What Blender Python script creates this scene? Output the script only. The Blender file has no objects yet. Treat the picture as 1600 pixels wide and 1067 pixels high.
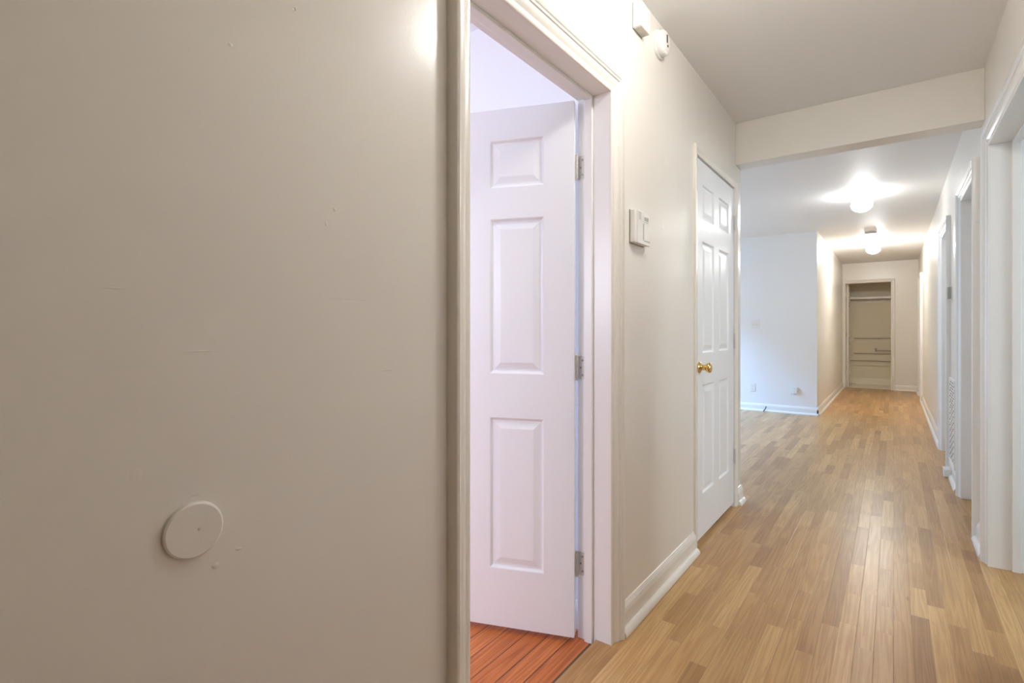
import bpy, bmesh, math
from mathutils import Vector, Matrix
PI = math.pi
C = bpy.context.scene.collection
sc = bpy.context.scene

# ------------------------------------------------------------------ camera, world, light, exposure
cam_d = bpy.data.cameras.new('camera'); cam = bpy.data.objects.new('camera', cam_d); C.objects.link(cam)
cam.location = (0, 0, 1.15)
cam.rotation_euler = (math.radians(90), 0, math.radians(36.534))
cam_d.sensor_width = 36; cam_d.lens = 36 * 804.63 / 1600
cam_d.shift_y = -15.87 / 1600
cam_d.clip_start = 0.02
sc.camera = cam

vs = sc.view_settings
vs.view_transform = 'Standard'; vs.look = 'None'; vs.gamma = 1.0; vs.use_curve_mapping = False
vs.exposure = 0.94
try:
    sc.cycles.max_bounces = 14; sc.cycles.diffuse_bounces = 10; sc.cycles.glossy_bounces = 5
    sc.cycles.sample_clamp_indirect = 6.0
    sc.cycles.use_denoising = True
except Exception:
    pass

w = bpy.data.worlds.new('sky'); sc.world = w; w.use_nodes = True
w.node_tree.nodes['Background'].inputs[0].default_value = (0.60, 0.76, 1.0, 1)
w.node_tree.nodes['Background'].inputs[1].default_value = 1.2

LAMP_COL = (1.0, 1.0, 0.985)
LAMP_NEAR, LAMP_MID, LAMP_FAR, LAMP_BEDROOM_FILL = 45.0, 22.0, 104.0, 7.0

def area(name, loc, target, sx, sy, power, col):
    l = bpy.data.lights.new(name, 'AREA'); l.shape = 'RECTANGLE'; l.size = sx; l.size_y = sy
    l.energy = power; l.color = col
    o = bpy.data.objects.new(name, l); C.objects.link(o); o.location = loc
    d = Vector(target) - Vector(loc)
    o.rotation_euler = d.to_track_quat('-Z', 'Y').to_euler()
    return o
# daylight outside the windows of the rooms beside the hall
area('daylight_living', (-5.2, 6.0, 3.85), (-1.6, 6.6, 0.6), 3.6, 0.9, 430, (0.24, 0.50, 1.0))
area('daylight_bedroom_side', (-4.9, 1.0, 1.7), (-1.0, 1.75, 0.9), 1.2, 1.4, 56, (0.44, 0.58, 1.0))
area('daylight_bathroom', (3.0, 2.55, 1.9), (0.4, 2.9, 1.2), 1.0, 1.2, 34, (0.86, 0.96, 1.0))
area('daylight_bedroom_front', (-2.3, -1.9, 2.0), (-1.7, 1.0, 1.2), 1.6, 1.5, 42, (0.88, 0.86, 1.0))

# ------------------------------------------------------------------ materials
def nm(name):
    m = bpy.data.materials.new(name); m.use_nodes = True
    nt = m.node_tree; b = nt.nodes['Principled BSDF']
    return m, nt, b

def simple(name, col, rough=0.5, metal=0.0, spec=0.5, bump=0.0, bscale=60.0):
    m, nt, b = nm(name)
    b.inputs['Base Color'].default_value = (*col, 1); b.inputs['Roughness'].default_value = rough
    b.inputs['Metallic'].default_value = metal; b.inputs['Specular IOR Level'].default_value = spec
    if bump:
        tc = nt.nodes.new('ShaderNodeTexCoord'); n = nt.nodes.new('ShaderNodeTexNoise')
        n.inputs['Scale'].default_value = bscale; n.inputs['Detail'].default_value = 3
        bp = nt.nodes.new('ShaderNodeBump'); bp.inputs['Strength'].default_value = bump
        bp.inputs['Distance'].default_value = 0.004
        nt.links.new(tc.outputs['Object'], n.inputs['Vector'])
        nt.links.new(n.outputs['Fac'], bp.inputs['Height'])
        nt.links.new(bp.outputs['Normal'], b.inputs['Normal'])
    return m

class NT:
    def __init__(s, nt): s.nt = nt
    def math(s, op, a, b=None, c=None, clamp=False):
        n = s.nt.nodes.new('ShaderNodeMath'); n.operation = op; n.use_clamp = clamp
        for i, v in enumerate((a, b, c)):
            if v is None: continue
            if isinstance(v, (int, float)): n.inputs[i].default_value = v
            else: s.nt.links.new(v, n.inputs[i])
        return n.outputs[0]
    def comb(s, x, y, z=0.0):
        n = s.nt.nodes.new('ShaderNodeCombineXYZ')
        for i, v in enumerate((x, y, z)):
            if isinstance(v, (int, float)): n.inputs[i].default_value = v
            else: s.nt.links.new(v, n.inputs[i])
        return n.outputs[0]
    def white(s, v):
        n = s.nt.nodes.new('ShaderNodeTexWhiteNoise'); n.noise_dimensions = '3D'
        s.nt.links.new(v, n.inputs['Vector']); return n.outputs['Value']
    def noise(s, v, scale, detail=3, rough=0.5, dist=0.0):
        n = s.nt.nodes.new('ShaderNodeTexNoise'); n.inputs['Scale'].default_value = scale
        n.inputs['Detail'].default_value = detail; n.inputs['Roughness'].default_value = rough
        n.inputs['Distortion'].default_value = dist
        s.nt.links.new(v, n.inputs['Vector']); return n.outputs['Fac']
    def ramp(s, f, stops):
        n = s.nt.nodes.new('ShaderNodeValToRGB'); e = n.color_ramp.elements
        while len(e) < len(stops): e.new(0.5)
        for i, (p, c) in enumerate(stops): e[i].position = p; e[i].color = (*c, 1)
        s.nt.links.new(f, n.inputs[0]); return n.outputs[0]
    def mix(s, f, a, b, mode='MIX'):
        n = s.nt.nodes.new('ShaderNodeMix'); n.data_type = 'RGBA'; n.blend_type = mode
        for k, v in ((0, f), (6, a), (7, b)):
            if isinstance(v, (int, float)): n.inputs[k].default_value = v
            elif isinstance(v, tuple): n.inputs[k].default_value = (*v, 1)
            else: s.nt.links.new(v, n.inputs[k])
        return n.outputs[2]

def wood_floor(name, width, length, stops, gap_w, gap_col, grain_dark, rough, seed=0.0, gap_bump=1.0, open_seams=0.15):
    m, nt, b = nm(name); N = NT(nt)
    tc = nt.nodes.new('ShaderNodeTexCoord'); sp = nt.nodes.new('ShaderNodeSeparateXYZ')
    nt.links.new(tc.outputs['Object'], sp.inputs[0]); X, Y = sp.outputs[0], sp.outputs[1]
    u = N.math('DIVIDE', X, width); row = N.math('FLOOR', u)
    fu = N.math('SUBTRACT', u, row)
    r1 = N.white(N.comb(row, 3.7 + seed, 0.0)); r2 = N.white(N.comb(row, 11.3 + seed, 5.0))
    L = N.math('MULTIPLY_ADD', r2, length * 0.8, length * 0.6)
    v = N.math('ADD', N.math('DIVIDE', Y, L), N.math('MULTIPLY', r1, 17.0))
    # jitter the joints so that boards of one row differ in length
    v = N.math('ADD', v, N.math('MULTIPLY', N.math('SINE', N.math('MULTIPLY', v, 2.4)), 0.28))
    idx = N.math('FLOOR', v); fv = N.math('SUBTRACT', v, idx)
    pid = N.white(N.comb(row, idx, 1.0 + seed)); pid2 = N.white(N.comb(row, idx, 7.0 + seed))
    base = N.ramp(pid, stops)
    # grain
    gx = N.math('ADD', X, N.math('MULTIPLY', pid, 7.0)); gy = N.math('ADD', Y, N.math('MULTIPLY', pid2, 31.0))
    fine = N.noise(N.comb(N.math('MULTIPLY', gx, 230.0), N.math('MULTIPLY', gy, 5.0)), 1.0, 4, 0.7)
    bands = N.noise(N.comb(N.math('MULTIPLY', gx, 26.0), N.math('MULTIPLY', gy, 0.9)), 1.0, 2, 0.4, 0.3)
    rings = N.math('SINE', N.math('MULTIPLY', bands, 48.0))
    rings = N.math('MULTIPLY_ADD', rings, 0.5, 0.5)
    g = N.math('MULTIPLY_ADD', fine, 0.70, N.math('MULTIPLY', rings, 0.22))
    gcol = N.ramp(g, [(0.26, grain_dark), (0.60, (1, 1, 1))])
    col = N.mix(0.85, base, gcol, 'MULTIPLY')
    blotch = N.noise(N.comb(N.math('MULTIPLY', gx, 5.0), N.math('MULTIPLY', gy, 2.0)), 1.0, 3)
    bcol = N.ramp(blotch, [(0.28, (0.80, 0.74, 0.70)), (0.5, (1, 1, 1))])
    col = N.mix(0.6, col, bcol, 'MULTIPLY')
    kn = N.noise(N.comb(N.math('MULTIPLY', gx, 38.0), N.math('MULTIPLY', gy, 7.0)), 1.0, 2, 0.5, 0.4)
    kcol = N.ramp(kn, [(0.72, (1, 1, 1)), (0.80, (0.52, 0.40, 0.30))])
    col = N.mix(0.9, col, kcol, 'MULTIPLY')
    # gaps
    eu = N.math('MULTIPLY', N.math('MINIMUM', fu, N.math('SUBTRACT', 1.0, fu)), width)
    ev = N.math('MULTIPLY', N.math('MINIMUM', fv, N.math('SUBTRACT', 1.0, fv)), L)
    e = N.math('MINIMUM', eu, ev)
    gf = N.math('SUBTRACT', 1.0, N.math('DIVIDE', e, gap_w, clamp=True), clamp=True)
    # some seams are tight and some are open
    op = N.noise(N.comb(N.math('MULTIPLY', N.math('ROUND', u), 3.1), N.math('MULTIPLY', Y, 0.8)), 1.0, 1)
    gf2 = N.math('MULTIPLY', gf, N.math('MULTIPLY_ADD', op, 1.3, open_seams, clamp=True), clamp=True)
    col = N.mix(gf2, col, gap_col)
    nt.links.new(col, b.inputs['Base Color'])
    ro = N.math('MULTIPLY_ADD', fine, 0.12, rough - 0.05)
    nt.links.new(ro, b.inputs['Roughness'])
    b.inputs['Specular IOR Level'].default_value = 0.36
    h = N.math('SUBTRACT', N.math('MULTIPLY', fine, 0.07), N.math('MULTIPLY', gf2, gap_bump))
    wav = N.noise(N.comb(N.math('MULTIPLY', X, 18.0), N.math('MULTIPLY', Y, 9.0)), 1.0, 2)
    h = N.math('ADD', h, N.math('MULTIPLY', wav, 0.9))
    bp = nt.nodes.new('ShaderNodeBump'); bp.inputs['Strength'].default_value = 0.35; bp.inputs['Distance'].default_value = 0.0015
    nt.links.new(h, bp.inputs['Height']); nt.links.new(bp.outputs['Normal'], b.inputs['Normal'])
    return m

def wall_paint(name, col, rough=0.36, marks=()):
    """semi-gloss roller paint: orange-peel bump, faint undulation, and a few filled nail holes and scratches."""
    m, nt, b = nm(name); N = NT(nt)
    tc = nt.nodes.new('ShaderNodeTexCoord'); P = tc.outputs['Object']
    n1 = N.noise(P, 160.0, 3, 0.6); n2 = N.noise(P, 3.0, 2); n3 = N.noise(P, 22.0, 3)
    h = N.math('ADD', N.math('MULTIPLY', n1, 0.10), N.math('ADD', N.math('MULTIPLY', n2, 1.6), N.math('MULTIPLY', n3, 0.25)))
    sp = nt.nodes.new('ShaderNodeSeparateXYZ'); nt.links.new(P, sp.inputs[0])
    for (y, z, ry, rz, amp) in marks:
        ry, rz, amp = ry*1.3, rz*1.3, amp*1.1
        dy = N.math('DIVIDE', N.math('SUBTRACT', sp.outputs[1], y), ry)
        dz = N.math('DIVIDE', N.math('SUBTRACT', sp.outputs[2], z), rz)
        d = N.math('ADD', N.math('MULTIPLY', dy, dy), N.math('MULTIPLY', dz, dz))
        k = N.math('SUBTRACT', 1.0, d, clamp=True)
        h = N.math('MULTIPLY_ADD', k, amp, h)
    bp = nt.nodes.new('ShaderNodeBump'); bp.inputs['Strength'].default_value = 0.5; bp.inputs['Distance'].default_value = 0.0022
    nt.links.new(h, bp.inputs['Height']); nt.links.new(bp.outputs['Normal'], b.inputs['Normal'])
    b.inputs['Base Color'].default_value = (*col, 1)
    b.inputs['Roughness'].default_value = rough
    return m

WALL = (0.79, 0.755, 0.69)
marks = [(0.577, 1.378, .003, .003, 1.2), (0.559, 1.348, .002, .0035, 1.2), (0.401, 0.803, .004, .002, 1.2),
         (0.366, 0.789, .0045, .004, 1.0), (0.388, 1.602, .003, .003, 0.8), (0.238, 1.208, .012, .0012, .6),
         (0.616, 1.210, .060, .0016, -0.22), (0.337, 0.903, .006, .0015, -.6), (0.496, 1.712, .0022, .0022, -3.0),
         (2.277, 1.621, .012, .012, 0.9), (1.795, 0.191, .005, .005, 1.0), (0.262, 0.95, .006, .01, .3),
         (0.70, 1.07, .012, .0012, 0.8), (0.345, 1.12, .02, .001, .5)]
M = {
    'wall_left': wall_paint('cream_wall_paint_marked', WALL, 0.27, marks),
    'wall': wall_paint('cream_wall_paint', WALL, 0.30),
    'wall_white': wall_paint('white_wall_paint', (0.82, 0.82, 0.81), 0.40),
    'ceiling_white': simple('white_ceiling_paint', (0.85, 0.85, 0.86), 0.6),
    'ceiling': simple('ceiling_paint', (0.82, 0.81, 0.79), 0.55, bump=0.15, bscale=40),
    'trim': simple('white_trim_paint', (0.82, 0.81, 0.78), 0.26, bump=0.12, bscale=25),
    'trim_cream': simple('cream_trim_paint', (0.81, 0.775, 0.705), 0.26, bump=0.12, bscale=25),
    'door': simple('white_door_paint', (0.83, 0.84, 0.855), 0.30, bump=0.06, bscale=80),
    'plastic': simple('white_plastic', (0.80, 0.79, 0.75), 0.35),
    'plastic_grey': simple('grey_plastic', (0.36, 0.36, 0.33), 0.45),
    'beige': simple('beige_grille_plastic', (0.62, 0.58, 0.50), 0.5),
    'lcd': simple('grey_display', (0.42, 0.43, 0.38), 0.2),
    'tile': simple('grey_green_floor', (0.16, 0.18, 0.15), 0.4),
    'moulding': simple('shadowy_tan_moulding', (0.46, 0.39, 0.28), 0.6),  # darker tan stands in for the shadow line under each moulding
    'cream': simple('cream_gloss_paint', (0.88, 0.83, 0.70), 0.3),
    'shade_dirt': simple('dark_step_shade_and_dirt', (0.10, 0.06, 0.04), 0.8, bump=.5, bscale=120),  # shadow of the floor step, with dirt, put into one dark colour
    'dark': simple('dark_void', (0.02, 0.018, 0.015), 0.9),
    'brass': simple('polished_brass', (0.80, 0.56, 0.22), 0.16, metal=1.0),
    'nickel': simple('worn_nickel', (0.50, 0.46, 0.39), 0.32, metal=1.0, bump=0.3, bscale=200),
    'paintedmetal': simple('paint_spattered_hinge_steel', (0.62, 0.59, 0.54), 0.40, metal=0.35, bump=0.3, bscale=150),
    'steel': simple('grey_steel', (0.30, 0.28, 0.24), 0.35, metal=1.0),
    'black': simple('black_cable', (0.02, 0.02, 0.025), 0.5),
    'disc': simple('cream_painted_disc', WALL, 0.36, bump=0.08, bscale=60),
    'closet_wall': simple('tan_closet_paint', (0.84, 0.77, 0.62), 0.6),
    'closet_floor': simple('cream_closet_floor', (0.86, 0.80, 0.67), 0.5),
    'oak': wood_floor('oak_strip_floor', 0.057, 0.62,
                      [(0.0, (0.38, 0.210, 0.082)), (0.22, (0.46, 0.268, 0.108)), (0.75, (0.54, 0.328, 0.137)), (1.0, (0.63, 0.405, 0.182))],
                      0.0014, (0.20, 0.10, 0.042), (0.72, 0.64, 0.54), 0.30, open_seams=-0.1),
    'red': wood_floor('red_stained_board_floor', 0.076, 1.6,
                      [(0.0, (0.52, 0.155, 0.040)), (1.0, (0.66, 0.23, 0.065))],
                      0.0034, (0.04, 0.015, 0.010), (0.50, 0.36, 0.28), 0.30, seed=2.0, gap_bump=2.0, open_seams=0.6),
}
def globe_mat(strength):
    gl, nt, b = nm('lit_globe_glass')
    b.inputs['Base Color'].default_value = (0.9, 0.88, 0.82, 1)
    b.inputs['Emission Color'].default_value = (*LAMP_COL, 1); b.inputs['Emission Strength'].default_value = strength
    return gl

# ------------------------------------------------------------------ helpers
def link(name, bm, mat, parent=None, smooth=None, bevel=0.0, seg=2):
    bmesh.ops.recalc_face_normals(bm, faces=bm.faces)
    me = bpy.data.meshes.new(name); bm.to_mesh(me); bm.free()
    o = bpy.data.objects.new(name, me); C.objects.link(o)
    if mat is not None: me.materials.append(mat)
    if smooth is not None:
        for p in me.polygons: p.use_smooth = True
        mod = o.modifiers.new('edge', 'EDGE_SPLIT'); mod.split_angle = math.radians(smooth)
    if bevel:
        mod = o.modifiers.new('bevel', 'BEVEL'); mod.width = bevel; mod.segments = seg
        mod.limit_method = 'ANGLE'; mod.angle_limit = math.radians(40)
    if parent: o.parent = parent
    return o
def box(bm, x0, x1, y0, y1, z0, z1):
    v = [bm.verts.new(p) for p in ((x0,y0,z0),(x1,y0,z0),(x1,y1,z0),(x0,y1,z0),(x0,y0,z1),(x1,y0,z1),(x1,y1,z1),(x0,y1,z1))]
    for f in ((0,3,2,1),(4,5,6,7),(0,1,5,4),(1,2,6,5),(2,3,7,6),(3,0,4,7)): bm.faces.new([v[i] for i in f])
    return v
def mbox(name, d, mat, parent=None, bevel=0.0, seg=2):
    bm = bmesh.new(); box(bm, *d); return link(name, bm, mat, parent, bevel=bevel, seg=seg)
def lathe(bm, prof, mat4, n=32):
    """prof: (radius, height) along local z; mat4 puts it in place."""
    rings = []
    for r, h in prof:
        if r < 1e-6: rings.append([bm.verts.new(mat4 @ Vector((0, 0, h)))])
        else: rings.append([bm.verts.new(mat4 @ Vector((r*math.cos(2*PI*k/n), r*math.sin(2*PI*k/n), h))) for k in range(n)])
    for a, b_ in zip(rings, rings[1:]):
        for k in range(n):
            k2 = (k+1) % n
            if len(a) == 1 and len(b_) == 1: continue
            if len(a) == 1: bm.faces.new((a[0], b_[k], b_[k2]))
            elif len(b_) == 1: bm.faces.new((a[k], b_[0], a[k2]))
            else: bm.faces.new((a[k], b_[k], b_[k2], a[k2]))
    for e in (rings[0], rings[-1]):
        if len(e) > 1: bm.faces.new(e)
def tube(bm, pts, r, n=10):
    pts = [Vector(p) for p in pts]; rings = []
    for i, p in enumerate(pts):
        d = (pts[min(i+1, len(pts)-1)] - pts[max(i-1, 0)]).normalized()
        a = d.orthogonal().normalized() if i == 0 else (a - d * a.dot(d)).normalized()
        c = d.cross(a)
        rings.append([bm.verts.new(p + r*(math.cos(2*PI*k/n)*a + math.sin(2*PI*k/n)*c)) for k in range(n)])
    for A, B in zip(rings, rings[1:]):
        for k in range(n): bm.faces.new((A[k], B[k], B[(k+1)%n], A[(k+1)%n]))
    bm.faces.new(rings[0]); bm.faces.new(rings[-1])
def axis_mat(loc, d):
    return Matrix.Translation(loc) @ Vector(d).to_track_quat('Z', 'Y').to_matrix().to_4x4()
def empty(name, loc, rz=0.0):
    o = bpy.data.objects.new(name, None); C.objects.link(o); o.location = loc; o.rotation_euler = (0, 0, rz)
    o.empty_display_size = 0.1; return o
def thing(o, label, cat, group=None):
    o['label'] = label; o['category'] = cat
    if group: o['group'] = group
    return o
def struct(o, label=None):
    o['kind'] = 'structure'
    if label: o['label'] = label
    return o

def wall(name, axis, c0, c1, a0, a1, z0, z1, holes, mat):
    """One manifold wall. axis 'y': runs along Y between x=c0..c1; axis 'x': runs along X between y=c0..c1."""
    A = sorted({a0, a1, *[h[0] for h in holes], *[h[1] for h in holes]})
    Z = sorted({z0, z1, *[h[2] for h in holes], *[h[3] for h in holes]})
    full = {}
    for i in range(len(A)-1):
        for j in range(len(Z)-1):
            ca, cz = (A[i]+A[i+1])/2, (Z[j]+Z[j+1])/2
            full[i, j] = not any(h[0] < ca < h[1] and h[2] < cz < h[3] for h in holes)
    bm = bmesh.new(); V = {}
    def v(i, j, s):
        if (i, j, s) not in V:
            c = (c0, c1)[s]
            V[i, j, s] = bm.verts.new((c, A[i], Z[j]) if axis == 'y' else (A[i], c, Z[j]))
        return V[i, j, s]
    for (i, j), ok in full.items():
        if not ok: continue
        for s in (0, 1): bm.faces.new((v(i,j,s), v(i+1,j,s), v(i+1,j+1,s), v(i,j+1,s)))
        for di, dj, e in ((-1,0,((i,j),(i,j+1))), (1,0,((i+1,j),(i+1,j+1))), (0,-1,((i,j),(i+1,j))), (0,1,((i,j+1),(i+1,j+1)))):
            if not full.get((i+di, j+dj), False):
                (p, q), (r, t) = e
                bm.faces.new((v(p,q,0), v(r,t,0), v(r,t,1), v(p,q,1)))
    return struct(link(name, bm, mat))

def sweep_u(bm, prof, a0, a1, h, P):
    """Mitred three-sided casing. prof: (w outward from the opening, t out of the wall). P(a, z, t) -> point."""
    path = []
    for (wd, t) in prof:
        path.append([P(a0-wd, 0.0, t), P(a0-wd, h+wd, t), P(a1+wd, h+wd, t), P(a1+wd, 0.0, t)])
    vv = [[bm.verts.new(p) for p in row] for row in path]; n = len(vv)
    for i in range(n):
        j = (i+1) % n
        for k in range(3): bm.faces.new((vv[i][k], vv[i][k+1], vv[j][k+1], vv[j][k]))
    bm.faces.new([r[0] for r in vv]); bm.faces.new([r[3] for r in vv])
def sweep_line(bm, prof, a0, a1, P):
    """Straight moulding. prof: (t out of the wall, z). P(a, z, t)."""
    A = [bm.verts.new(P(a0, z, t)) for t, z in prof]; B = [bm.verts.new(P(a1, z, t)) for t, z in prof]; n = len(A)
    for i in range(n): bm.faces.new((A[i], A[(i+1)%n], B[(i+1)%n], B[i]))
    bm.faces.new(A); bm.faces.new(B)

CASE = [(0, 0), (0, .009), (.004, .012), (.014, .013), (.020, .011), (.028, .015), (.040, .021), (.046, .021), (.049, .025), (.056, .026), (.060, .031), (.067, .034), (.073, .031), (.075, .026), (.075, 0)]
THIN = [(0, 0), (0, .007), (.006, .009), (.026, .011), (.032, .015), (.042, .015), (.045, .011), (.045, 0)]
def casing_prof(width, base=CASE):
    k = width / base[-1][0]; return [(a*k, t) for a, t in base]
BASE = [(0, 0), (.016, 0), (.016, .072), (.012, .088), (.004, .104), (0, .106)]
SHOE = [(.016, 0)] + [(.016 + .021*math.cos(a), .024*math.sin(a)) for a in [i*PI/12 for i in range(7)]]
def PL(a, z, t): return (-0.84 + t, a, z)          # on the left wall
def PR(a, z, t): return (0.382 - t, a, z)          # on the right wall
def PE(a, z, t): return (a, 12.51 - t, z)          # on the end wall
def PV(a, z, t): return (a, 8.14 - t, z)           # on the living room's far wall

def baseboard(name, a0, a1, P, mat, label=None, shoe=(0.0, 0.0)):
    bm = bmesh.new(); sweep_line(bm, BASE, a0, a1, P); o = struct(link(name, bm, mat), label)
    bm = bmesh.new(); sweep_line(bm, SHOE, a0+shoe[0], a1-shoe[1], P); link('shoe_moulding', bm, mat, o, smooth=50)
    return o

# six-panel slab -----------------------------------------------------
def panel_slab(W, Ht, T, top_small=True):
    """local x 0..W from the hinge edge, y -T..0, z 0..Ht; both faces carry six raised panels."""
    st, mu = 0.115*W/0.76, 0.10*W/0.76
    pw = (W - 2*st - mu)/2
    k = Ht/2.005
    xs = [0, st, st+pw, st+pw+mu, W-st, W]
    zs = [z*k for z in (0, .225, .810, .980, 1.580, 1.700, 1.885, 2.005)]
    bm = bmesh.new()
    for side in (0, 1):
        def yy(d): return -d if side == 0 else -T + d
        grid = {}
        def g(i, j):
            if (i, j) not in grid: grid[i, j] = bm.verts.new((xs[i], yy(0), zs[j]))
            return grid[i, j]
        for i in range(5):
            for j in range(7):
                q = [g(i,j), g(i+1,j), g(i+1,j+1), g(i,j+1)]
                if i in (1, 3) and j in (1, 3, 5):
                    x0, x1, z0, z1 = xs[i], xs[i+1], zs[j], zs[j+1]
                    prev = q
                    for ins, d in ((.003, .0015), (.009, .0085), (.014, .0095), (.020, .0088), (.042, .0025), (.045, .0022)):
                        cur = [bm.verts.new((x, yy(d), z)) for x, z in ((x0+ins,z0+ins),(x1-ins,z0+ins),(x1-ins,z1-ins),(x0+ins,z1-ins))]
                        for a in range(4): bm.faces.new((prev[a], prev[(a+1)%4], cur[(a+1)%4], cur[a]))
                        prev = cur
                    bm.faces.new(prev)
                else: bm.faces.new(q)
        if side == 0: g0 = grid
    for j in range(7):
        for i in (0, 5): bm.faces.new((g0[i,j], g0[i,j+1], grid[i,j+1], grid[i,j]))
    for i in range(5):
        for j in (0, 7): bm.faces.new((g0[i,j], g0[i+1,j], grid[i+1,j], grid[i,j]))
    return bm

def knob(bm, loc, d):
    lathe(bm, [(0, 0), (.031, 0), (.032, .003), (.028, .008), (.018, .012), (.0150, .018), (.0150, .030), (.0175, .036),
               (.022, .041), (.0265, .048), (.0275, .054), (.026, .060), (.021, .064), (.012, .0665), (0, .067)], axis_mat(loc, d), 36)

def hinge(parent, pin, leaf_dir, out_dir, z, mat, hh=0.088, leaf=0.030):
    """barrel at pin (x,y) with a leaf plate running along leaf_dir on a surface whose outward normal is out_dir."""
    bm = bmesh.new()
    for k in range(5):
        z0 = z - hh/2 + k*hh/5 + .0006
        lathe(bm, [(.0062, 0), (.0062, hh/5 - .0012)], Matrix.Translation((pin[0], pin[1], z0)), 14)
    lathe(bm, [(.0044, -.001), (.0044, hh+.001)], Matrix.Translation((pin[0], pin[1], z-hh/2)), 12)
    lathe(bm, [(0, 0), (.0052, .0), (.0058, .002), (.004, .005), (0, .0062)], Matrix.Translation((pin[0], pin[1], z+hh/2+.0008)), 14)
    lathe(bm, [(0, -.004), (.0045, -.003), (.0052, 0), (0, .0005)], Matrix.Translation((pin[0], pin[1], z-hh/2-.0008)), 14)
    o = link('hinge', bm, mat, parent, smooth=40)
    # leaf with rounded corners
    lx, ly = leaf_dir; nx, ny = out_dir; r = .008
    pts = [(0, -hh/2), (leaf-r, -hh/2)] + [(leaf-r+r*math.sin(a), -hh/2+r-r*math.cos(a)) for a in (PI/8, PI/4, 3*PI/8, PI/2)] \
        + [(leaf-r+r*math.cos(a), hh/2-r+r*math.sin(a)) for a in (0, PI/8, PI/4, 3*PI/8, PI/2)] + [(0, hh/2)]
    bm = bmesh.new(); lo, hi = [], []
    for s, q in pts:
        bx, by = leaf_base = (parent['lb'][0] + lx*s, parent['lb'][1] + ly*s)
        lo.append(bm.verts.new((bx, by, z+q))); hi.append(bm.verts.new((bx+nx*.0022, by+ny*.0022, z+q)))
    n = len(lo); bm.faces.new(lo); bm.faces.new(hi)
    for i in range(n): bm.faces.new((lo[i], lo[(i+1)%n], hi[(i+1)%n], hi[i]))
    link('hinge_leaf', bm, mat, o)
    for q, s in ((-.028, .018), (0, .010), (.028, .018)):
        bm = bmesh.new()
        bx, by = parent['lb'][0] + lx*s, parent['lb'][1] + ly*s
        lathe(bm, [(.0042, 0), (.0036, .0012), (.0015, .0016), (0, .0010)], axis_mat((bx+nx*.0022, by+ny*.0022, z+q), (nx, ny, 0)), 12)
        link('screw', bm, M['steel'], o)
    return o

# ------------------------------------------------------------------ the shell
H = 2.525
TW = 0.13
# floors
def quads(name, rects, z, mat, label=None, thick=0.05):
    bm = bmesh.new()
    for x0, x1, y0, y1 in rects: box(bm, x0, x1, y0, y1, z-thick, z)
    return struct(link(name, bm, mat), label)
bm = bmesh.new()      # the oak floor: hall and living room in one L-shaped sheet
pts = [(-.892, -3), (.53, -3), (.53, 12.60), (-.97, 12.60), (-.97, 8.27), (-3.53, 8.27), (-3.53, 3.62), (-.892, 3.62)]
lo = [bm.verts.new((x, y, -.05)) for x, y in pts]; hi = [bm.verts.new((x, y, 0)) for x, y in pts]
bm.faces.new(lo); bm.faces.new(hi)
for i in range(len(pts)): bm.faces.new((lo[i], lo[(i+1) % 8], hi[(i+1) % 8], hi[i]))
struct(link('floor', bm, M['oak']), 'golden oak strip floor running the length of the hall')
quads('floor_bedroom', [(-4.33, -.897, -1.33, 3.62)], -.018, M['red'], 'reddish brown stained board floor beyond the open door')
quads('trim_1', [(-.912, -.893, .93, 1.751)], -.0155, M['shade_dirt'], 'dark strip of painted step shadow and dirt between oak and red floor', .03)
quads('floor_closet', [(-.97, .25, 12.60, 13.75)], 0.001, M['closet_floor'], 'cream floor of the closet at the end of the hall')
bm = bmesh.new()      # hall and living room ceiling, one L-shaped sheet
pts = [(-.905, -3.13), (.53, -3.13), (.53, 13.75), (-.97, 13.75), (-.97, 8.27), (-3.53, 8.27), (-3.53, 2.60), (-.905, 2.60)]
lo = [bm.verts.new((x, y, H)) for x, y in pts]; hi = [bm.verts.new((x, y, H+.08)) for x, y in pts]
bm.faces.new(lo); bm.faces.new(hi)
for i in range(8): bm.faces.new((lo[i], lo[(i+1) % 8], hi[(i+1) % 8], hi[i]))
link('ceiling', bm, M['ceiling'])
mbox('ceiling_bedroom', (-4.33, -.905, -1.33, 2.60, H, H+.08), M['ceiling_white']); struct(bpy.data.objects['ceiling_bedroom'], 'white bedroom ceiling')
struct(bpy.data.objects['ceiling'], 'off white flat hall ceiling')

# door openings in the left wall: [.93,1.751] and [2.75,3.60]
wall('wall_left', 'y', -.97, -.84, -3.0, 3.754, 0, H, [(.93, 1.751, -1, 2.05), (2.75, 3.60, -1, 2.105)], M['wall_left'])
o = wall('wall_left_far', 'y', -.97, -.84, 8.14, 12.51, 0, H, [], M['wall'])
o.data.materials.append(M['wall_white'])         # the end facing the living room is painted like that room
for p in o.data.polygons:
    if p.normal.y < -.5: p.material_index = 1
wall('wall_living_far', 'x', 8.14, 8.27, -3.53, -.97, 0, H, [], M['wall_white'])
wall('wall_living_near', 'x', 3.624, 3.754, -3.53, -.97, 0, H, [], M['wall_white'])
wall('wall_living_side', 'y', -3.53, -3.40, 3.754, 8.14, 0, H, [(4.3, 7.8, .25, 2.36)], M['wall_white'])
wall('wall_right', 'y', .382, .53, -3.0, 12.51, 0, H,
     [(2.38, 3.43, -1, 2.08), (3.86, 4.71, -1, 2.065), (5.64, 6.47, -1, 2.065), (10.80, 11.62, -1, 2.07)], M['wall'])
wall('wall_back', 'x', -3.13, -3.0, -.97, .53, 0, H, [], M['wall'])
wall('wall_end', 'x', 12.51, 12.63, -.97, .53, 0, H, [(-.805, -.02, -1, 2.143)], M['wall'])
wall('wall_closet_back', 'x', 13.60, 13.70, -.97, .25, 0, H, [], M['closet_wall'])
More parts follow.
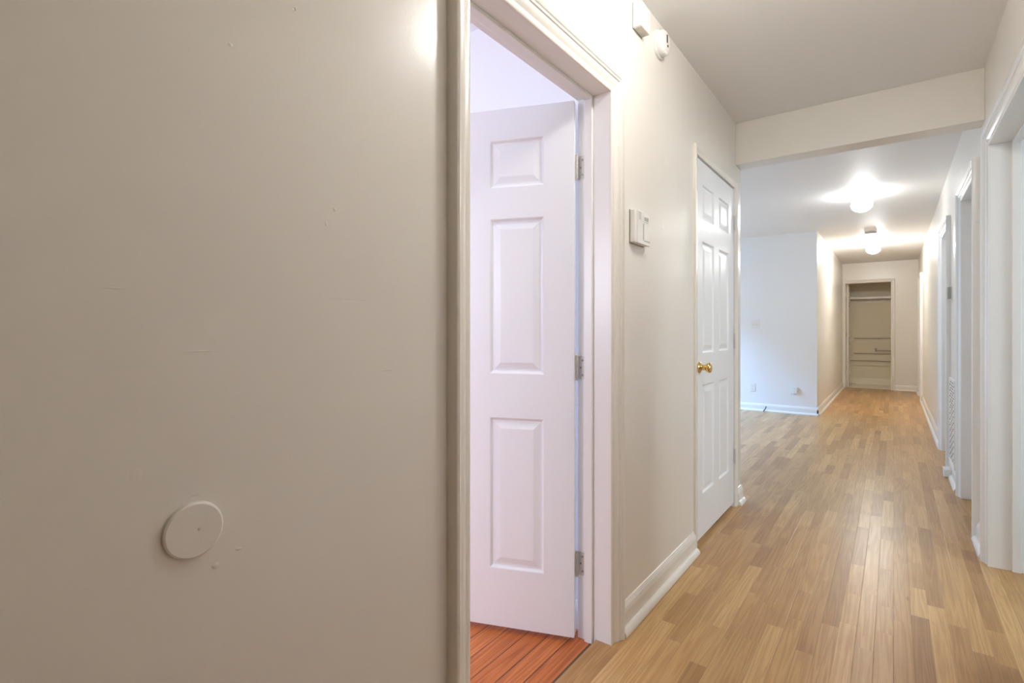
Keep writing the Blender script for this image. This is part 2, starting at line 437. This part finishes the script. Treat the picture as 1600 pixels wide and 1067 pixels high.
wall('wall_closet_left', 'y', -.97, -.87, 12.63, 13.60, 0, H, [], M['closet_wall'])
wall('wall_closet_right', 'y', .15, .25, 12.63, 13.60, 0, H, [], M['closet_wall'])
wall('wall_bedroom_far', 'x', 1.79, 1.89, -4.33, -.97, -.05, H, [], M['wall_white'])
wall('wall_bedroom_side', 'y', -4.33, -4.20, -1.2, 1.79, -.05, H, [(.35, 1.65, .6, 2.1)], M['wall_white'])
# small room behind the nearest doorway on the right
wall('wall_bathroom_near', 'x', 1.50, 1.60, .53, 2.53, 0, H, [], M['wall_white'])
wall('wall_bathroom_far', 'x', 4.00, 4.10, .53, 2.53, 0, H, [], M['wall_white'])
wall('wall_bathroom_side', 'y', 2.40, 2.53, 1.60, 4.00, 0, H, [(1.95, 3.05, .8, 2.1)], M['wall_white'])
quads('floor_bathroom', [(.53, 2.53, 1.50, 4.10)], .002, M['tile'], 'grey green bathroom floor')
mbox('ceiling_bathroom', (.53, 2.53, 1.50, 4.10, H, H+.08), M['ceiling_white']); struct(bpy.data.objects['ceiling_bathroom'])
wall('wall_bedroom_front', 'x', -1.33, -1.20, -4.33, -.97, -.05, H, [(-3.1, -1.5, .8, 2.15)], M['wall_white'])
# ceiling drop where the hall meets the living room
bm = bmesh.new(); box(bm, -.84, .382, 3.616, 3.754, 2.251, H)
struct(link('wall_header', bm, M['wall'], bevel=.003), 'shallow ceiling beam crossing the hall')

# windows out of sight that let the daylight in
def window(name, axis, c, a0, a1, z0, z1, label):
    bm = bmesh.new(); f = .05
    mid = (a0+a1)/2; mz = (z0+z1)/2
    bars = [(a0, a0+f, z0, z1), (a1-f, a1, z0, z1), (a0+f, a1-f, z0, z0+f), (a0+f, a1-f, z1-f, z1), (mid-.02, mid+.02, z0+f, z1-f)]
    for p, q, r, s in bars:
        if axis == 'y': box(bm, c-.03, c+.03, p, q, r, s)
        else: box(bm, p, q, c-.03, c+.03, r, s)
    return struct(link(name, bm, M['trim']), label)
window('window_1', 'y', -3.465, 4.3, 7.8, .25, 2.36, 'wide living room window')
window('window_2', 'y', -4.265, .35, 1.65, .6, 2.1, 'side window of the bedroom')
window('window_4', 'y', 2.465, 1.95, 3.05, .8, 2.1, 'bathroom window')
window('window_3', 'x', -1.265, -3.1, -1.5, .8, 2.15, 'front window of the bedroom')

# ------------------------------------------------------------------ doors
def jamb(parent, side, a0, a1, h, d0, d1, t=.02, stop=None, mat=None):
    """lining of an opening [a0,a1] x [0,h] (clear size); side 'L'/'R' walls run along y, 'E' along x; d0..d1 depth range."""
    def B(bm, p, q, z0, z1, e0, e1):
        if side in 'LR': box(bm, e0, e1, p, q, z0, z1)
        else: box(bm, p, q, e0, e1, z0, z1)
    bm = bmesh.new()
    zb = -.018 if parent.name == 'door_1' else 0
    B(bm, a0-t, a0, zb, h+t, d0, d1); B(bm, a1, a1+t, zb, h+t, d0, d1); B(bm, a0, a1, h, h+t, d0, d1)
    o = link('jamb', bm, mat or M['trim'], parent, bevel=.0015)
    if stop:
        s0, s1 = stop; bm = bmesh.new(); k = .012
        B(bm, a0, a0+k, zb, h, s0, s1); B(bm, a1-k, a1, zb, h, s0, s1); B(bm, a0+k, a1-k, h-k, h, s0, s1)
        link('door_stop', bm, mat or M['trim'], parent, bevel=.002)
    return o

# door_1: bedroom, standing open into the bedroom
d1 = struct(empty('door_1', (0, 0, 0)), 'white six panel bedroom door standing open in its frame')
bm = bmesh.new(); sweep_u(bm, casing_prof(.072), .95, 1.731, 2.03, PL); link('casing', bm, M['trim_cream'], d1, smooth=35)
jamb(d1, 'L', .95, 1.731, 2.03, -.97, -.839, stop=(-.936, -.9035))
slab = link('door_panel', panel_slab(.765, 2.014, .035), M['door'], d1, bevel=.001)
slab.location = (-.961, 1.689, .001); slab.rotation_euler = (0, 0, math.atan2(-.36, -.933))
bm = bmesh.new(); knob(bm, (.70, 0, .93), (0, 1, 0)); k_ = link('door_knob', bm, M['brass'], slab, smooth=40)
bm = bmesh.new(); knob(bm, (.70, -.035, .93), (0, -1, 0)); k_ = link('door_knob', bm, M['brass'], slab, smooth=40)
d1['lb'] = (-.966, 1.731)
for z in (1.772, 1.012, .268): hinge(d1, (-.9665, 1.7165), (1, 0), (0, -1), z, M['paintedmetal'], leaf=.029)
del d1['lb']

# door_2: hall closet, closed, in the left wall
d2 = struct(empty('door_2', (0, 0, 0)), 'closed white six panel closet door with brass knob')
bm = bmesh.new(); sweep_u(bm, THIN, 2.77, 3.58, 2.087, PL); link('casing', bm, M['trim_cream'], d2, smooth=35)
jamb(d2, 'L', 2.77, 3.58, 2.087, -.97, -.839, stop=(-.915, -.882))
s2 = link('door_panel', panel_slab(.803, 2.055, .035), M['door'], d2, bevel=.001)
s2.location = (-.843, 3.577, .026); s2.rotation_euler = (0, 0, -PI/2)
bm = bmesh.new(); knob(bm, (.803-.058, 0, .93), (0, 1, 0)); o = link('door_knob', bm, M['brass'], s2, smooth=40); o['label'] = 'polished brass knob'
d2['lb'] = (-.840, 3.582)
for z in (1.858, 1.085, .33): hinge(d2, (-.834, 3.5785), (0, 1), (1, 0), z, M['paintedmetal'], leaf=.012)
del d2['lb']

# doors in the right wall
def right_door(n, a0, a1, h, cw, label, slab_x=.488):
    d = struct(empty('door_%d' % n, (0, 0, 0)), label)
    bm = bmesh.new(); sweep_u(bm, casing_prof(cw), a0, a1, h, PR); link('casing', bm, M['trim'], d, smooth=35)
    jamb(d, 'R', a0, a1, h, .381, .53, stop=(.455, slab_x))
    s = link('door_panel', panel_slab(a1-a0-.006, h-.015, .035), M['door'], d, bevel=.001)
    s.location = (slab_x, a0+.003, .010); s.rotation_euler = (0, 0, PI/2)
    if n == 3: s.location = (.545, a0-.002, .010); s.rotation_euler = (0, 0, .03)      # stands open into the bathroom
    kx = a1-a0-.07
    bm = bmesh.new(); knob(bm, (kx, 0, .93), (0, 1, 0)); link('door_knob', bm, M['brass'], s, smooth=40)
    return d
right_door(3, 2.40, 3.41, 2.06, .072, 'white framed doorway nearest on the right')
right_door(4, 3.88, 4.69, 2.045, .068, 'white framed doorway just past the ceiling beam')
right_door(5, 5.66, 6.45, 2.045, .068, 'white framed doorway beyond the wall grille')
right_door(6, 10.82, 11.60, 2.05, .065, 'white framed doorway near the end of the hall')

# door_7: closet at the end of the hall, its door swung inwards against the left side
d7 = struct(empty('door_7', (0, 0, 0)), 'open closet doorway at the far end of the hall')
bm = bmesh.new()
prof = casing_prof(.062)
sweep_u(bm, prof, -.785, -.04, 2.123, PE); link('casing', bm, M['trim_cream'], d7, smooth=35)
jamb(d7, 'E', -.785, -.04, 2.123, 12.509, 12.63, stop=None, mat=M['trim_cream'])
s7 = link('door_panel', panel_slab(.70, 2.09, .035), M['trim_cream'], d7, bevel=.001)
s7.location = (-.743, 12.635, .012); s7.rotation_euler = (0, 0, PI/2 + .02)
s7.location = (-.780, 12.66, .012)
bm = bmesh.new(); knob(bm, (.64, -.035, .95), (0, -1, 0)); link('door_knob', bm, M['plastic'], s7, smooth=40)
for z, mt in ((1.90, 'plastic'), (1.09, 'nickel'), (.41, 'nickel')):
    bm = bmesh.new(); box(bm, -.785, -.7825, 12.545, 12.60, z-.045, z+.045)
    hp = link('hinge', bm, M[mt], d7)
    bm = bmesh.new(); lathe(bm, [(.007, -.046), (.007, .046)], Matrix.Translation((-.777, 12.538, z)), 12); link('hinge_pin', bm, M[mt], hp, smooth=40)
bm = bmesh.new(); box(bm, -.785, -.7835, 12.555, 12.58, .955, 1.0); link('strike_plate', bm, M['steel'], d7)

# ------------------------------------------------------------------ baseboards
baseboard('baseboard_left', -2.99, .875, PL, M['trim_cream'])
baseboard('baseboard_left.001', 1.806, 2.722, PL, M['trim_cream'], 'cream baseboard between the open door and the closet door')
baseboard('baseboard_left.002', 3.628, 3.756, PL, M['trim'], 'short baseboard end at the corner past the closet door')
baseboard('baseboard_left_far', 8.124, 12.50, PL, M['trim_cream'], 'cream baseboard along the far left hall wall')
baseboard('baseboard_living', -3.39, -.824, PV, M['trim'], 'white baseboard of the living room wall')
baseboard('baseboard_right', 3.485, 3.81, PR, M['trim'], 'short white baseboard between the two nearest right doorways', (.03, -.0))
b2 = baseboard('baseboard_right.001', 4.76, 5.585, PR, M['trim'], 'white baseboard under the wall grille', (.09, .0))
bm = bmesh.new(); box(bm, .318, .365, 5.30, 5.42, 0.0, .062); link('end_block', bm, M['trim'], b2, bevel=.006)
baseboard('baseboard_right.002', 6.525, 10.75, PR, M['trim'], 'long white baseboard along the right hall wall')
baseboard('baseboard_right.003', 11.67, 12.50, PR, M['trim_cream'], 'baseboard piece in the far right corner')
baseboard('baseboard_end', .026, .366, PE, M['trim_cream'], 'baseboard right of the end closet')
bm = bmesh.new(); sweep_line(bm, [(0,0),(.018,0),(.018,.09),(.010,.10),(.006,.128),(0,.13)], -.86, .14, lambda a, z, t: (a, 13.60-t, z))
struct(link('baseboard_closet', bm, M['cream']), 'tall cream baseboard at the back of the end closet')
# quarter round at the wall corner facing the living room
bm = bmesh.new(); sweep_line(bm, BASE, -3.39, -.826, lambda a, z, t: (a, 3.754+t, z)); struct(link('baseboard_living.001', bm, M['trim']))

bm = bmesh.new(); sweep_line(bm, BASE, -4.19, -.972, lambda a, z, t: (a, 1.79-t, z-.018)); struct(link('baseboard_bedroom', bm, M['trim']))
# ------------------------------------------------------------------ closet fittings at the end of the hall
def ledge(name, x0, x1, z, dep, th, mat, label):
    bm = bmesh.new(); box(bm, x0, x1, 13.60-dep, 13.60, z-th/2, z+th/2); o = link(name, bm, M[mat], bevel=.002); return o
sh = ledge('closet_shelf', -.87, .15, 1.862, .30, .040, 'trim_cream', '')
thing(sh, 'cream shelf high inside the closet at the end of the hall', 'shelf')
bm = bmesh.new(); box(bm, -.87, .15, 13.582, 13.60, 1.77, 1.842); link('cleat', bm, M['trim_cream'], sh)
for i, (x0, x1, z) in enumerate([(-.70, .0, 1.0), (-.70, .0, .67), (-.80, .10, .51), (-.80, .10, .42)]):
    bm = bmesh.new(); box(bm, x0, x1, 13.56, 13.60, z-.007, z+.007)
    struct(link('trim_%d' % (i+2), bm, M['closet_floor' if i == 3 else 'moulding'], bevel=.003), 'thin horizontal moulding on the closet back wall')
bm = bmesh.new()
tube(bm, [(-.30, 13.515, .74), (.148, 13.515, .735)], .010, 12)
rail = link('wall_rail', bm, M['steel'], smooth=50)
thing(rail, 'grey metal bar low on the back wall of the end closet', 'rail')
bm = bmesh.new(); box(bm, -.315, -.290, 13.50, 13.60, .715, .79); link('bracket', bm, M['steel'], rail, bevel=.003)
# spring door stop on the closet jamb
bm = bmesh.new()
helix = [(-.70 + .0009*i, 12.70 + .006*math.sin(i*.9), .075 + .006*math.cos(i*.9)) for i in range(90)]
tube(bm, helix, .0016, 6)
st = link('door_stop_spring', bm, M['nickel'], d7, smooth=60)
bm = bmesh.new(); lathe(bm, [(0, 0), (.008, 0), (.009, .012), (0, .014)], axis_mat((-.622, 12.70, .075), (1, 0, 0)), 12); link('rubber_tip', bm, M['plastic'], st, smooth=40)

# ------------------------------------------------------------------ ceiling lamps
def ceiling_light(x, y, label, strength):
    t = empty('ceiling_light', (x, y, H)); thing(t, label, 'ceiling light', 'globe lamps along the hall ceiling')
    bm = bmesh.new(); lathe(bm, [(0, 0), (.068, 0), (.070, -.006), (.066, -.018), (.052, -.026), (.048, -.040), (0, -.040)], Matrix(), 40)
    link('lamp_base', bm, M['brass' if False else 'plastic'], t, smooth=40)
    bm = bmesh.new()
    prof = [(.046, -.036), (.050, -.042)]
    R, hz, c = .092, .072, -.110
    for i in range(13):
        a = math.radians(52) - i*math.radians(142)/12
        prof.append((max(R*math.cos(a), 0), c + hz*math.sin(a)))
    prof[-1] = (0, c-hz)
    lathe(bm, prof, Matrix(), 40); link('globe', bm, globe_mat(strength), t, smooth=60)
    return t
ceiling_light(-.255, 6.22, 'lit white globe lamp, the nearer one in view past the beam', LAMP_MID)
ceiling_light(-.25, 9.67, 'lit white globe lamp, the farther one before the end closet', LAMP_FAR)
ceiling_light(-.23, 1.60, 'lit white globe lamp on the ceiling beside the open bedroom door', LAMP_NEAR)
ceiling_light(-2.55, 1.0, 'added unseen fill lamp, a lit white globe on the bedroom ceiling', LAMP_BEDROOM_FILL)  # added lamp out of view, brightens the bedroom wall above the door

# smoke detector on the ceiling between the two lamps
def smoke(name, loc, d, label, r=.062, depth=.036):
    t = empty(name, loc); thing(t, label, 'smoke detector')
    mt = axis_mat((0, 0, 0), d)
    bm = bmesh.new(); lathe(bm, [(0, 0), (r, 0), (r+.001, .004), (r, .011), (0, .011)], mt, 40); link('mounting_plate', bm, M['plastic'], t, smooth=40)
    bm = bmesh.new(); lathe(bm, [(r*.90, .010), (r*.93, .016), (r*.90, depth*.75), (r*.78, depth*.93), (r*.45, depth), (0, depth)], mt, 40)
    link('cover', bm, M['plastic'], t, smooth=40)
    return t, mt
t, mt = smoke('smoke_detector', (-.25, 8.62, H), (0, 0, -1), 'round smoke detector on the ceiling between the two distant lamps', .072, .040)
bm = bmesh.new()
for k in range(20):
    a = 2*PI*k/20; m4 = mt @ Matrix.Rotation(a, 4, 'Z')
    vs_ = box(bm, .0655, .0685, -.007, .007, .014, .028)
    for v in vs_: v.co = m4 @ v.co
link('vent_slots', bm, M['plastic_grey'], t)

# smoke detector high on the left wall
t, mt = smoke('smoke_detector', (-.84, 2.222, 2.42), (1, 0, 0), 'round white smoke detector high on the left wall beside the chime box', .060, .042)
bm = bmesh.new(); box(bm, .040, .0435, -.006, .004, -.004, .030); link('vent_slot', bm, M['dark'], t)
bm = bmesh.new(); lathe(bm, [(0, .0), (.006, .0), (.005, .003), (0, .0035)], axis_mat((.041, .006, -.016), (1, 0, 0)), 14); link('test_button', bm, M['dark'], t)
bm = bmesh.new()
for k in range(5): box(bm, .036, .0405, -.016+.005*k, -.0135+.005*k, -.040, -.030)
link('louvre', bm, M['beige'], t)

# door chime box on the left wall
t = empty('door_chime', (-.84, 1.988, 2.40)); thing(t, 'white box of a door chime high on the left wall', 'door chime')
bm = bmesh.new(); box(bm, 0, .040, -.045, .045, -.036, .062); link('cover', bm, M['plastic'], t, bevel=.006, seg=3)
bm = bmesh.new(); box(bm, .006, .037, -.037, .040, -.0375, -.0355); link('bottom_grille', bm, M['beige'], t)
bm = bmesh.new()
for k in range(4): box(bm, .0385, .0408, .012, .030, .000+.012*k, .004+.012*k)
link('louvre', bm, M['beige'], t)
bm = bmesh.new(); box(bm, 0, .0035, -.047, .047, -.038, .064); link('back_plate', bm, M['plastic_grey'], t)

# thermostat on the left wall
t = empty('thermostat', (-.84, 1.984, 1.566)); thing(t, 'white wall thermostat with small display right of the open door', 'thermostat')
bm = bmesh.new(); box(bm, 0, .003, -.073, .071, -.067, .067); link('back_plate', bm, M['plastic_grey'], t)
bm = bmesh.new(); box(bm, .003, .023, -.071, .071, -.064, .066); link('body', bm, M['plastic'], t, bevel=.003, seg=3)
bm = bmesh.new(); box(bm, .020, .029, -.052, .071, -.066, .066); link('front_cover', bm, M['plastic'], t, bevel=.003, seg=3)
bm = bmesh.new(); box(bm, .0285, .0297, .006, .050, .030, .046); link('display', bm, M['lcd'], t)
bm = bmesh.new()
for p in ((.003, .006, .027, .049), (.050, .053, .027, .049), (.006, .050, .046, .049), (.006, .050, .027, .030)):
    box(bm, .0285, .0312, *p)
link('display_bezel', bm, M['plastic'], t)
bm = bmesh.new()
for k in range(6): box(bm, .0288, .0296, -.046, -.020, .030+.0055*k, .032+.0055*k)
link('vent_slots', bm, M['plastic_grey'], t)
bm = bmesh.new(); box(bm, .0285, .0297, -.001, .003, -.045, .018); link('groove', bm, M['plastic_grey'], t)
bm = bmesh.new(); box(bm, .0285, .0315, .006, .068, -.050, .020); link('flip_lid', bm, M['plastic'], t, bevel=.0015)

# painted-over knob bumper disc low on the left wall
t = empty('wall_bumper', (-.84, .334, .854)); thing(t, 'round cream door-knob bumper disc on the left wall', 'wall bumper')
bm = bmesh.new(); lathe(bm, [(0, 0), (.0415, 0), (.0420, .002), (.0410, .0055), (.0385, .0070), (.020, .0072), (0, .0070)], axis_mat((0, 0, 0), (1, 0, 0)), 64)
link('disc', bm, M['disc'], t, smooth=30)
bm = bmesh.new(); lathe(bm, [(0, 0), (.0025, 0), (.0018, .0006), (0, .0008)], axis_mat((.0068, .006, .001), (1, 0, 0)), 12); link('screw_dimple', bm, M['beige'], t)

# ------------------------------------------------------------------ right wall fittings
# return-air grille
t = empty('wall_grille', (.382, 5.35, .43)); thing(t, 'tall white perforated return-air grille low on the right wall', 'air grille')
bm = bmesh.new(); box(bm, -.0094, 0, -.205, .205, -.315, .325); link('duct_backing', bm, M['dark'], t)
bm = bmesh.new(); f = .022
for p in ((-.225, -.225+f, -.335, .345), (.225-f, .225, -.335, .345), (-.225+f, .225-f, -.335, -.335+f), (-.225+f, .225-f, .345-f, .345)):
    box(bm, -.015, -.0005, *p)
link('frame', bm, M['plastic'], t, bevel=.004)
bm = bmesh.new(); nz = 27; y0, y1, z0, z1 = -.203, .203, -.313, .323     # punched face: staggered slots
cz = (z1-z0)/nz; V = {}
def gv(y, z):
    k = (round(y, 5), round(z, 5))
    if k not in V: V[k] = bm.verts.new((-.010, y, z))
    return V[k]
pit = .128; ys = sorted({y0, y1} | {round(y0 + .010 + k*pit/4, 5) for k in range(12)})
ys = [y for y in ys if y <= y1]
for j in range(nz):
    zz = [z0+j*cz, z0+(j+.30)*cz, z0+(j+.78)*cz, z0+(j+1)*cz]
    for a, b_ in zip(ys, ys[1:]):
        mid = (a+b_)/2; ph = ((mid - y0 - .010)/pit + (.5 if j % 2 else 0)) % 1.0
        for c in range(3):
            if c == 1 and ph < .5 and y0+.010 < mid < y1-.012: continue
            bm.faces.new([gv(a, zz[c]), gv(b_, zz[c]), gv(b_, zz[c+1]), gv(a, zz[c+1])])
o = link('grille_face', bm, M['plastic'], t); md = o.modifiers.new('solid', 'SOLIDIFY'); md.thickness = .0004; md.offset = 0
# light switch between the two nearest doorways
def switch_plate(name, loc, d, label, w=.072, h=.116, kind='toggle', n=1):
    t = empty(name, loc); ang = math.atan2(d[1], d[0]); t.rotation_euler = (0, 0, ang)
    thing(t, label, 'light switch' if kind == 'toggle' else 'wall socket')
    bm = bmesh.new(); box(bm, 0, .006, -w/2, w/2, -h/2, h/2); link('cover_plate', bm, M['plastic'], t, bevel=.003)
    for k in range(n):
        yk = (k-(n-1)/2)*.046
        if kind == 'toggle':
            bm = bmesh.new(); box(bm, .005, .0075, yk-.005, yk+.005, -.012, .012); link('slot', bm, M['beige'], t)
            bm = bmesh.new(); box(bm, .006, .020, yk-.0035, yk+.0035, .001, .010); link('toggle', bm, M['plastic'], t, bevel=.0015)
        else:
            for zc in (-.021, .021):
                bm = bmesh.new(); lathe(bm, [(0, .0), (.0165, .0), (.0165, .0022), (0, .0022)], axis_mat((.0055, yk, zc), (1, 0, 0)), 24); s = link('outlet_face', bm, M['plastic'], t, smooth=40)
                bm = bmesh.new()
                for q in (-.006, .006): box(bm, .0076, .0082, yk+q-.001, yk+q+.001, zc-.001, zc+.007)
                link('slots', bm, M['dark'], s)
    return t
switch_plate('light_switch', (.382, 3.60, 1.352), (-1, 0), 'white painted switch plate on the right wall between the two nearest doorways', w=.07)
# small hook above it
t = empty('wall_hook', (.382, 3.605, 1.715)); thing(t, 'small white painted metal hook on the right wall above the switch', 'hook')
bm = bmesh.new(); box(bm, -.004, 0, -.012, .012, -.025, .055); link('hook_plate', bm, M['trim'], t, bevel=.0015)
bm = bmesh.new(); tube(bm, [(-.002, 0, -.008), (-.014, 0, -.010), (-.025, 0, -.007), (-.033, 0, .004), (-.036, 0, .014)], .0042, 10); link('hook_arm', bm, M['trim'], t, smooth=60)
# old thermostat / sensor on the edge of the third doorway
t = empty('wall_sensor', (.382, 5.515, 1.455)); thing(t, 'small grey plastic sensor box on the right wall above the grille', 'sensor box')
bm = bmesh.new(); box(bm, -.006, 0, -.036, .036, -.058, .060); link('back_plate', bm, M['plastic'], t, bevel=.002)
bm = bmesh.new(); box(bm, -.030, -.005, -.032, .032, -.040, .056); link('housing', bm, M['plastic_grey'], t, bevel=.005, seg=3)

# ------------------------------------------------------------------ living room wall fittings
switch_plate('light_switch', (-1.62, 8.14, 1.252), (0, -1), 'wide white switch plate on the distant living room wall', w=.118, n=2)
switch_plate('wall_outlet', (-1.655, 8.14, .333), (0, -1), 'white wall outlet at left on the living room wall', kind='outlet')
t = switch_plate('wall_outlet', (-1.125, 8.14, .328), (0, -1), 'white wall outlet with a plug-in adapter near the living room corner', kind='outlet')
t['label'] = 'white outlet with a small plug-in box near the living room corner'
bm = bmesh.new(); box(bm, .008, .045, .0, .052, -.045, .045); link('adapter', bm, M['plastic'], t, bevel=.006)
bm = bmesh.new()
tube(bm, [(-1.50, 8.095, .0), (-1.492, 8.093, .018), (-1.478, 8.088, .035), (-1.470, 8.085, .055), (-1.462, 8.080, .078)], .006, 8)
o = link('cable_stub', bm, M['black'], smooth=60); thing(o, 'short black cable end sticking up from the living room floor', 'cable')
